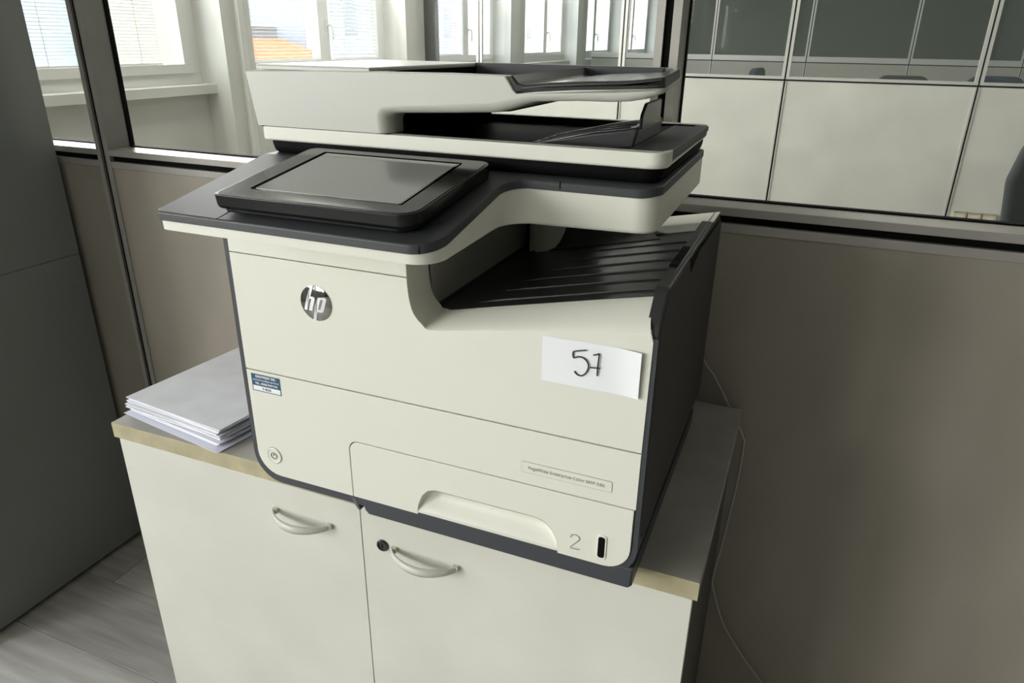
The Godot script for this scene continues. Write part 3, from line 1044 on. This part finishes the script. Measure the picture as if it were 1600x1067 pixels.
	# smooth convex cap
	for i in 12:
		for k in 48:
			var c := []
			var m := []
			for q in [[i, k], [i, k + 1], [i + 1, k + 1], [i + 1, k]]:
				var r: float = 0.0216 * q[0] / 12.0
				var a: float = TAU * q[1] / 48
				c.append(cc + Vector3(cos(a) * r, sin(a) * r, 0.0008 + 0.0028 * (1.0 - pow(r / 0.0216, 2))))
				m.append(Vector3(cos(a) * r * 0.0056 / pow(0.0216, 2), sin(a) * r * 0.0056 / pow(0.0216, 2), 1).normalized())
			tri(lg, c[0], c[1], c[2], m[0], m[1], m[2])
			tri(lg, c[0], c[2], c[3], m[0], m[2], m[3])
	lathe(lg, [[0.0216, -0.0005], [0.0216, 0.0008]], Transform3D(Basis(), cc), 48)
	var disc := obj("logo_disc", lg, M.chrome, P)
	var domed := func(v: Vector3) -> Vector3:
		var d := Vector2(v.x - cc.x, v.y - cc.y).length() / 0.0216
		return Vector3(v.x, v.y, v.z + 0.0008 + 0.0028 * (1.0 - minf(d * d, 1.0)))
	var fl := Transform3D(Basis(), cc)
	var glyphs := [
		[V2(-0.0047, 0.0214), V2(-0.0006, 0.0216), V2(-0.0027, 0.0150), V2(-0.0047, 0.0088), V2(-0.0059, 0.0062), V2(-0.0087, -0.0015), V2(-0.0114, -0.0092), V2(-0.0158, -0.0088), V2(-0.0121, 0.0013), V2(-0.0084, 0.0114)],
		[V2(-0.0047, 0.0088), V2(-0.0011, 0.0091), V2(0.0014, 0.0077), V2(0.0013, 0.0054), V2(-0.0012, -0.0017), V2(-0.0037, -0.0088), V2(-0.0084, -0.0088), V2(-0.0060, -0.0016), V2(-0.0035, 0.0056), V2(-0.0040, 0.0064), V2(-0.0059, 0.0062)],
		[V2(0.0057, 0.0087), V2(0.0102, 0.0091), V2(0.0074, 0.0014), V2(0.0046, -0.0063), V2(0.0018, -0.0138), V2(-0.0009, -0.0213), V2(-0.0048, -0.0211), V2(-0.0013, -0.0112), V2(0.0022, -0.0012)],
		[V2(0.0102, 0.0091), V2(0.0144, 0.0096), V2(0.0167, 0.0076), V2(0.0160, 0.0049), V2(0.0140, -0.0011), V2(0.0119, -0.0071), V2(0.0101, -0.0093), V2(0.0033, -0.0094), V2(0.0046, -0.0063), V2(0.0080, -0.0062), V2(0.0102, -0.0001), V2(0.0124, 0.0060), V2(0.0119, 0.0068), V2(0.0094, 0.0065)]]
	var letters := S()
	for g in glyphs:
		prism(letters, PackedVector2Array(g), fl, 0.0, 0.0010, 0.0, 0.0, E2, domed)
	obj("logo_letters", letters, M.sticker_white, disc)
	# --- power button, labels, note
	st = S()
	lathe(st, [[0.0118, -0.001], [0.0118, 0.0008], [0.0105, 0.0014], [0.0096, 0.0008], [0.0, 0.0008]], Transform3D(Basis(), Vector3(0.0352, 0.0552, 0)), 28)
	var pb := obj("power_button", st, M.white_smooth, P)
	st = S()
	var ring := []
	for k in 33:
		var a := PI / 2 + 0.55 + (TAU - 1.1) * k / 32
		ring.append(Vector3(0.0352 + cos(a) * 0.0046, 0.0552 + sin(a) * 0.0046, 0.0011))
	tube(st, ring, 0.0006, 6)
	tube(st, [Vector3(0.0352, 0.0552, 0.0011), Vector3(0.0352, 0.0606, 0.0011)], 0.0006, 6)
	obj("power_symbol", st, M.grey_ink, pb)
	st = S()
	ring = []
	for k in 40:
		var a := TAU * k / 40
		ring.append(Vector3(0.0352 + cos(a) * 0.0119, 0.0552 + sin(a) * 0.0119, 0.0003))
	tube(st, ring, 0.0004, 6, true)
	obj("button_gap", st, M.groove, pb)
	st = S()
	prism(st, rect(0.0147, 0.0602, 0.1496, 0.1741, 0.0004), FXY, 0.0, 0.0003)
	var sk := obj("sticker", st, M.sticker, P)
	sk.set_meta("label", "small dark blue and white service sticker")
	st = S()
	prism(st, rect(0.0160, 0.0590, 0.1508, 0.1575, 0.0003), FXY, 0.0002, 0.0004)
	obj("sticker_field", st, M.sticker_white, sk)
	text("sticker_text", "GROPRINT SRL", 0.032, Vector3(0.0375, 0.1709, 0.0004), M.sticker_white, sk, true, 0.0034)
	text("sticker_text", "assistenza@groprint.it", 0.041, Vector3(0.0375, 0.1661, 0.0004), M.sticker_white, sk, false, 0.0030)
	text("sticker_text", "TEL. 0965/597174", 0.035, Vector3(0.0375, 0.1611, 0.0004), M.sticker_white, sk, true, 0.0030)
	text("sticker_text", "T-162A", 0.014, Vector3(0.0375, 0.1541, 0.0005), M.ink, sk, true, 0.0034)
	st = S()
	prism(st, rect(0.3905, 0.4952, 0.1241, 0.1376, 0.0012), FXY, -0.0005, 0.0006, 0.0, 0.0004)
	var pl := obj("name_plate", st, M.white_smooth, P)
	text("name_text", "PageWide Enterprise Color MFP 586", 0.088, Vector3(0.4427, 0.1308, 0.0007), M.grey_ink, pl, false, 0.0052)
	st = S()
	ring = []
	for q in rect(0.3905, 0.4952, 0.1241, 0.1376, 0.0015, 3):
		ring.append(Vector3(q.x, q.y, 0.0001))
	tube(st, ring, 0.00035, 5, true)
	obj("plate_gap", st, M.groove, pl)
	var note := S()
	rows = []
	for i in 15:
		var u := i / 14.0
		var row := PackedVector3Array()
		for j in 9:
			var v := j / 8.0
			var lift := 0.0006 + 0.0040 * pow(maxf(0.0, (u - 0.72) / 0.28), 1.6) + 0.0007 * sin(u * 5.0 + v * 2.0) * u
			row.append(Vector3(lerpf(0.4105, 0.5148, u), lerpf(0.2430, 0.2938, v), lift))
		rows.append(row)
	loft(note, rows, Vector3.BACK)
	var rr := []
	for row in rows:
		var q := PackedVector3Array()
		for v in row:
			q.append(v - Vector3(0, 0, 0.0003))
		rr.append(q)
	loft(note, rr, Vector3.FORWARD)
	var nt := obj("paper_note", note, M.sticker_white, P)
	nt.set_meta("label", "white paper note with handwritten number 57")
	st = S()
	for line in [[V2(0.4579, 0.2860), V2(0.4459, 0.2828), V2(0.4442, 0.2802), V2(0.4452, 0.2755), V2(0.4497, 0.2774), V2(0.4548, 0.2773), V2(0.4591, 0.2743), V2(0.4612, 0.2694), V2(0.4597, 0.2626), V2(0.4564, 0.2581), V2(0.4529, 0.2567), V2(0.4492, 0.2578), V2(0.4467, 0.2606)], [V2(0.4655, 0.2821), V2(0.4690, 0.2832), V2(0.4715, 0.2841), V2(0.4712, 0.2766), V2(0.4708, 0.2680), V2(0.4709, 0.2599)], [V2(0.4630, 0.2678), V2(0.4680, 0.2683), V2(0.4730, 0.2689)]]:
		var pp := []
		for q in smooth(line, 4):
			pp.append(Vector3(q.x, q.y, 0.0018))
		tube(st, pp, 0.00075, 6, false, 0.9, Vector3.BACK)
	obj("handwriting", st, M.ink, nt)
	# --- output tray: sloping floor, ribs, inner walls
	st = S()
	var tz := func(x: float) -> float: return 0.286 + 0.222 * (x - 0.278)
	var fz0 := -0.044
	quad(st, Vector3(0.252, tz.call(0.252), -0.40), Vector3(0.5165, tz.call(0.5165), -0.40), Vector3(0.5165, tz.call(0.5165), fz0), Vector3(0.252, tz.call(0.252), fz0), Vector3.UP)
	quad(st, Vector3(0.252, tz.call(0.252) - 0.01, -0.40), Vector3(0.5165, tz.call(0.5165) - 0.01, -0.40), Vector3(0.5165, tz.call(0.5165) - 0.01, fz0), Vector3(0.252, tz.call(0.252) - 0.01, fz0), Vector3.DOWN)
	quad(st, Vector3(0.252, tz.call(0.252) - 0.01, fz0), Vector3(0.5165, tz.call(0.5165) - 0.01, fz0), Vector3(0.5165, tz.call(0.5165), fz0), Vector3(0.252, tz.call(0.252), fz0), Vector3.BACK)
	quad(st, Vector3(0.5165, tz.call(0.5165) - 0.01, -0.40), Vector3(0.5165, tz.call(0.5165) - 0.01, fz0), Vector3(0.5165, tz.call(0.5165), fz0), Vector3(0.5165, tz.call(0.5165), -0.40), Vector3.RIGHT)
	var ot := obj("output_tray", st, M.tray, P)
	for k in 6:
		var z: float = [-0.066, -0.106, -0.146, -0.187, -0.231, -0.272][k]
		var x0: float = 0.305 + 0.012 * k
		var rb := S()
		var x1 := 0.509
		var a := Vector3(x0, tz.call(x0) + 0.0002, z)
		var b := Vector3(x1, tz.call(x1) + 0.0002, z)
		var hgt := Vector3(0, 0.0016, 0)
		var a2 := Vector3(x0 + 0.03, tz.call(x0 + 0.03), z) + hgt
		var b2 := Vector3(x1 - 0.006, tz.call(x1 - 0.006), z) + hgt
		var d := Vector3(0, 0, 0.0011)
		quad(rb, a + d, b + d, b2 + d * 0.4, a2 + d * 0.4, Vector3(0, 0.4, 1))
		quad(rb, a - d, b - d, b2 - d * 0.4, a2 - d * 0.4, Vector3(0, 0.4, -1))
		quad(rb, a2 + d * 0.4, b2 + d * 0.4, b2 - d * 0.4, a2 - d * 0.4, Vector3.UP)
		quad(rb, a + d, a2 + d * 0.4, a2 - d * 0.4, a - d, Vector3.LEFT)
		quad(rb, b + d, b2 + d * 0.4, b2 - d * 0.4, b - d, Vector3.RIGHT)
		obj("rib", rb, M.tray, ot)
	st = S()
	prism(st, rp([[0.053, 0.2700], [0.053, 0.384], [0.352, 0.384], [0.352, 0.300, 0.02], [0.33, 0.2700]]), FZY, 0.2490, 0.2545, 0.0, 0.0008)
	obj("inner_wall", st, M.inner, P)
	st = S()
	bx(st, 0.255, 0.345, 0.27, 0.384, -0.385, -0.365, 0.001)
	obj("rear_wall", st, M.inner, P)
	st = S()
	lathe(st, [[0.0, 0.26], [0.028, 0.26], [0.028, 0.386], [0.0, 0.386]], Transform3D(Basis(Vector3.RIGHT, -PI / 2), Vector3(0.297, 0, -0.333)), 28)
	obj("support_column", st, M.white_smooth, P)
	st = S()
	prism(st, PackedVector2Array([V2(0.345, 0.2995), V2(0.40, 0.3135), V2(0.5215, 0.3390), V2(0.5300, 0.3523), V2(0.46, 0.3385), V2(0.345, 0.312)]), FXY, -0.40, -0.333, 0.001, 0.003)
	obj("rear_lip", st, M.white, P)
	st = S()
	var fp := [Vector3(0.281, 0.2875, -0.307), Vector3(0.466, 0.3290, -0.3028), Vector3(0.445, 0.3330, -0.331), Vector3(0.312, 0.3240, -0.331)]
	var under := Vector3(0, -0.003, -0.004)
	quad(st, fp[0], fp[1], fp[2], fp[3], Vector3(0, 1, 1))
	quad(st, fp[0] + under, fp[1] + under, fp[2] + under, fp[3] + under, Vector3(0, -1, -1))
	for k in 4:
		var k2 := (k + 1) % 4
		quad(st, fp[k], fp[k2], fp[k2] + under, fp[k] + under, (fp[k] + fp[k2]) / 2 - Vector3(0.376, 0.318, -0.318))
	obj("rear_flap", st, M.deck, P)
	# --- scanner base: white shell under a charcoal deck with an S-shaped front
	var deck := rp([[0.0, 0.40, 0.01], [0.0, -0.0905, 0.010], [0.337, -0.0925, 0.030], [0.337, 0.080, 0.026], [0.5015, 0.080, 0.024], [0.4985, 0.40, 0.01]], 9)
	var plate_warp := func(v: Vector3) -> Vector3: return Vector3(v.x, v.y + deck_y(v.z), v.z)
	st = S()
	prism(st, deck, FXZ, -0.0095, 0.0, 0.0006, 0.0022, E2, plate_warp, 0.09)
	var dk := obj("deck", st, M.deck, P)
	var gp := S()
	tube(gp, [Vector3(0.0865, deck_y(0.0895) - 0.0005, 0.0905), Vector3(0.0865, deck_y(0.06) + 0.0002, 0.06), Vector3(0.0865, deck_y(-0.08) + 0.0002, -0.08)], 0.0005, 6)
	tube(gp, [Vector3(0.320, deck_y(0.0895) - 0.001, 0.0885), Vector3(0.320, deck_y(0.0895) - 0.009, 0.0895)], 0.0006, 6)
	tube(gp, [Vector3(0.396, 0.4365, -0.0802), Vector3(0.396, 0.4285, -0.0795)], 0.0006, 6)
	obj("deck_seam", gp, M.black, dk)
	var shell_out := rp([[0.003, 0.40, 0.01], [0.003, -0.0885, 0.010], [0.3355, -0.0905, 0.029], [0.3355, 0.0815, 0.027], [0.5, 0.0815, 0.024], [0.4975, 0.40, 0.01]], 9)
	var shell_warp := func(v: Vector3) -> Vector3:
		var lowest := 0.3800 + 0.004 * clampf((0.09 - v.z) / 0.17, 0.0, 1.0) + 0.0035 * clampf((v.x - 0.33) / 0.06, 0.0, 1.0)
		return Vector3(v.x, lowest + v.y / 0.05 * (deck_y(v.z) - 0.0093 - lowest), v.z)
	st = S()
	prism(st, shell_out, FXZ, 0.0, 0.05, 0.0065, 0.0, E2, shell_warp, 0.09, 5)
	obj("scanner_base", st, M.white, P)
	st = S()
	prism(st, rect(-0.002, 0.4975, 0.0985, 0.397, 0.02, 5), FXZ, 0.434, 0.4545, 0.014, 0.0)
	obj("scanner_bed", st, M.black, P)
	# --- touch panel: tilted slab, bezel and screen
	var tp := Transform3D(Basis(Vector3.RIGHT, 0.1513) * FXZ.basis, Vector3(0.0797, 0.4247, 0.085))
	st = S()
	var slab := rp([[0.0, 0.0, 0.006], [0.2335, 0.0, 0.020], [0.2375, 0.1705, 0.014], [0.0, 0.1705, 0.012]], 7)
	prism(st, rp([[0.006, 0.004, 0.006], [0.2275, 0.004, 0.020], [0.2315, 0.1665, 0.014], [0.006, 0.1665, 0.012]], 7), tp, -0.020, -0.014, 0.002, 0.0)
	prism(st, slab, tp, -0.0165, 0.0, 0.006, 0.0012)
	var panel := obj("touch_panel", st, M.gloss, P)
	st = S()
	prism(st, rp([[0.003, 0.003, 0.005], [0.2310, 0.003, 0.018], [0.2345, 0.1675, 0.012], [0.003, 0.1675, 0.010]], 7), tp, -0.001, 0.0007, 0.0, 0.0006)
	obj("bezel", st, M.bezel, panel)
	st = S()
	prism(st, rect(0.0295, 0.2080, 0.0235, 0.1545, 0.001), tp, 0.0, 0.0012)
	obj("screen_surround", st, M.matt_black, panel)
	st = S()
	prism(st, rect(0.0360, 0.2055, 0.0235, 0.1490, 0.001), tp, 0.0, 0.0016, 0.0, 0.0003)
	var sc := obj("screen", st, M.screen, panel)
	st = S()
	prism(st, rect(0.2060, 0.2072, 0.0240, 0.1500), tp, 0.001, 0.0016)
	obj("screen_edge", st, M.chrome, sc)
	# --- scanner lid with a sunken charcoal tray on the right
	st = S()
	var lid := rp([[-0.006, 0.40, 0.012], [-0.006, 0.095, 0.010], [0.5025, 0.095, 0.022], [0.4990, 0.40, 0.012]], 8)
	prism(st, lid, FXZ, 0.4527, 0.4570, 0.003, 0.0)
	var ld := obj("scanner_lid", st, M.white, P)
	st = S()
	var rim := rp([[-0.006, 0.40, 0.012], [-0.006, 0.095, 0.010], [0.5025, 0.095, 0.022], [0.5020, 0.130], [0.493, 0.112], [0.172, 0.112], [0.172, 0.388], [0.4895, 0.388], [0.4992, 0.386], [0.4990, 0.40, 0.012]], 8)
	prism(st, rim, FXZ, 0.4570, 0.4696, 0.0, 0.0012)
	obj("lid_rim", st, M.white, ld)
	st = S()
	prism(st, rp([[0.1722, 0.4565], [0.4560, 0.4565], [0.4560, 0.4672], [0.400, 0.4610, 0.05], [0.330, 0.4590], [0.1722, 0.4585]]), FXY, -0.3878, -0.1125)
	prism(st, PackedVector2Array([V2(0.1722, 0.458), V2(0.4890, 0.458), V2(0.4890, 0.4688), V2(0.1722, 0.4688)]), FXY, -0.3882, -0.3868)
	obj("return_tray", st, M.well, ld)
	obj("tray_end", box(0.4560, 0.5000, 0.4565, 0.4673, -0.3878, -0.1125), M.deck, ld)
	st = S()
	bx(st, 0.485, 0.5024, 0.4625, 0.4692, -0.381, -0.131, 0.001)
	obj("tray_edge", st, M.deck, ld)
	# ramp that carries returned pages, with a fold-up stop at its end
	st = S()
	prism(st, rp([[0.322, 0.4590], [0.4530, 0.4590], [0.4600, 0.4885, 0.004], [0.4467, 0.4850, 0.02], [0.410, 0.4795]]), FXY, -0.285, -0.150, 0.001, 0.003)
	var ramp := obj("page_ramp", st, M.ramp, ld)
	for k in 4:
		var rg := S()
		var z: float = -0.17 - 0.028 * k
		tube(rg, [Vector3(0.330, 0.4612, z), Vector3(0.410, 0.4797, z), Vector3(0.446, 0.4853, z)], 0.0009, 6)
		obj("ridge", rg, M.bezel, ramp)
	st = S()
	prism(st, rp([[0.1530, 0.4850], [0.1530, 0.4990, 0.010], [0.1720, 0.5110, 0.012], [0.2500, 0.5115, 0.004], [0.2500, 0.4850]]), FZY, 0.4588, 0.4622, 0.0006, 0.0012)
	obj("page_stop", st, M.gloss, ramp)
	st = S()
	bx(st, 0.4555, 0.4572, 0.4785, 0.4800, -0.262, -0.175)
	obj("grip_slot", st, M.black, ramp)
	# --- document feeder: white body with a long arm, charcoal input tray
	st = S()
	var fo := [[-0.0078, 0.4703], [0.1655, 0.4703], [0.1655, 0.4880], [0.1675, 0.4945], [0.1725, 0.4995], [0.1801, 0.5012], [0.2578, 0.5067], [0.3146, 0.5115], [0.336, 0.5166], [0.350, 0.5190], [0.3625, 0.5205], [0.404, 0.5235], [0.445, 0.5255], [0.460, 0.5262], [0.472, 0.5270], [0.481, 0.5278], [0.484, 0.5283],
		[0.484, 0.5297], [0.481, 0.5296], [0.472, 0.5293], [0.460, 0.5290], [0.445, 0.5282], [0.404, 0.5264], [0.3625, 0.5232], [0.340, 0.5205], [0.336, 0.5245], [0.3325, 0.5305], [0.3280, 0.5372], [0.2586, 0.5374], [0.10, 0.5355], [-0.0105, 0.5325]]
	var oo := [[-0.0084, 0.4703], [0.1805, 0.4703], [0.1805, 0.4835], [0.1815, 0.4880], [0.1845, 0.4915], [0.1900, 0.4932], [0.258, 0.4965], [0.312, 0.4995], [0.330, 0.5035], [0.345, 0.5090], [0.358, 0.5128], [0.4046, 0.5155], [0.440, 0.5158], [0.458, 0.5170], [0.473, 0.5195], [0.485, 0.5240], [0.489, 0.5270],
		[0.489, 0.5300], [0.482, 0.5299], [0.473, 0.5296], [0.460, 0.5293], [0.445, 0.5285], [0.404, 0.5267], [0.3625, 0.5235], [0.341, 0.5208], [0.337, 0.5249], [0.3335, 0.5309], [0.3290, 0.5384], [0.2586, 0.5386], [0.10, 0.5367], [-0.0115, 0.5337]]
	var arm_warp := func(v: Vector3) -> Vector3:
		var t := clampf((v.x - 0.440) / 0.050, 0.0, 1.0)
		var tuck := 0.055 * (1.0 - sqrt(1.0 - t * t))
		var z: float = v.z - tuck * clampf((v.z + 0.375) / 0.28, 0.0, 1.0) + 0.13 * maxf(0.0, v.y - 0.470) * clampf((v.z + 0.375) / 0.28, 0.0, 1.0)
		return Vector3(v.x - 0.12 * maxf(0.0, -0.14 - z) * clampf((v.x - 0.43) / 0.05, 0.0, 1.0), v.y, z)
	prism2(st, oo, fo, -0.113, -0.095, 0.016, arm_warp)
	var low := oo.slice(0, 25) + [[0.337, 0.5150], [0.3335, 0.5145], [0.150, 0.5150], [-0.0105, 0.5150]]
	var rear := PackedVector2Array()
	for q in low:
		rear.append(Vector2(q[0], q[1]))
	prism(st, rear, FXY, -0.375, -0.1125, 0.001, 0.0, E2, arm_warp)
	prism(st, rp([[-0.0112, 0.3750, 0.010], [-0.0112, 0.1125], [0.1545, 0.1125], [0.1730, 0.3500], [0.340, 0.3500], [0.340, 0.3750]]), FXZ, 0.5149, 0.5367)
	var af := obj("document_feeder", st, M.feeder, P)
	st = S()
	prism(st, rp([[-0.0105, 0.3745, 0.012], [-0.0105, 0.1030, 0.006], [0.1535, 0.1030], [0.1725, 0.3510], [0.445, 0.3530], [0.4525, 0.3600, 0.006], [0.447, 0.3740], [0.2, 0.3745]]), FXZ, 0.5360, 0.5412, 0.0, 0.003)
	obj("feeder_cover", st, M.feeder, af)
	st = S()
	prism(st, rp([[0.1790, 0.4575], [0.1875, 0.4575], [0.1875, 0.4890, 0.006], [0.258, 0.4953], [0.318, 0.4990], [0.330, 0.5030], [0.300, 0.5100], [0.1790, 0.5000]]), FXY, -0.372, -0.128)
	obj("exit_cover", st, M.matt_black, af)
	st = S()
	prism(st, rp([[0.3300, 0.5375], [0.3380, 0.5208, 0.004], [0.3480, 0.5232], [0.3625, 0.5236], [0.405, 0.5268], [0.445, 0.5286], [0.460, 0.5294], [0.472, 0.5297], [0.481, 0.5299], [0.488, 0.5300], [0.487, 0.5405], [0.480, 0.5396], [0.472, 0.5388], [0.460, 0.5376], [0.445, 0.5368], [0.4171, 0.5356], [0.3762, 0.5330], [0.350, 0.5297], [0.3425, 0.5312, 0.004], [0.3360, 0.5390]]), FXY, -0.352, -0.0975, 0.002, 0.003, E2, arm_warp)
	var sm := S()
	bx(sm, -0.0045, 0.1780, 0.4690, 0.4704, -0.370, -0.0962)
	obj("lid_gap", sm, M.matt_black, af)
	var tr := obj("input_tray", st, M.plate, af)
	st = S()
	prism(st, rp([[0.172, 0.5160], [0.340, 0.5160], [0.350, 0.5300], [0.440, 0.5360], [0.443, 0.5415], [0.172, 0.5415]]), FXY, -0.3525, -0.3480, 0.0, 0.001)
	obj("tray_back", st, M.deck, tr)
	st = S()
	prism(st, rp([[0.1535, 0.1132], [0.3340, 0.1132], [0.3370, 0.3480], [0.1720, 0.3480]]), FXZ, 0.5149, 0.5162)
	prism(st, rp([[0.1530, 0.1132], [0.1555, 0.1132], [0.1738, 0.3480], [0.1715, 0.3480]]), FXZ, 0.5149, 0.5366)
	bx(st, 0.155, 0.332, 0.5155, 0.5350, -0.1155, -0.1132)
	obj("feed_slot", st, M.black, tr)


func V2(x: float, y: float) -> Vector2:
	return Vector2(x, y)
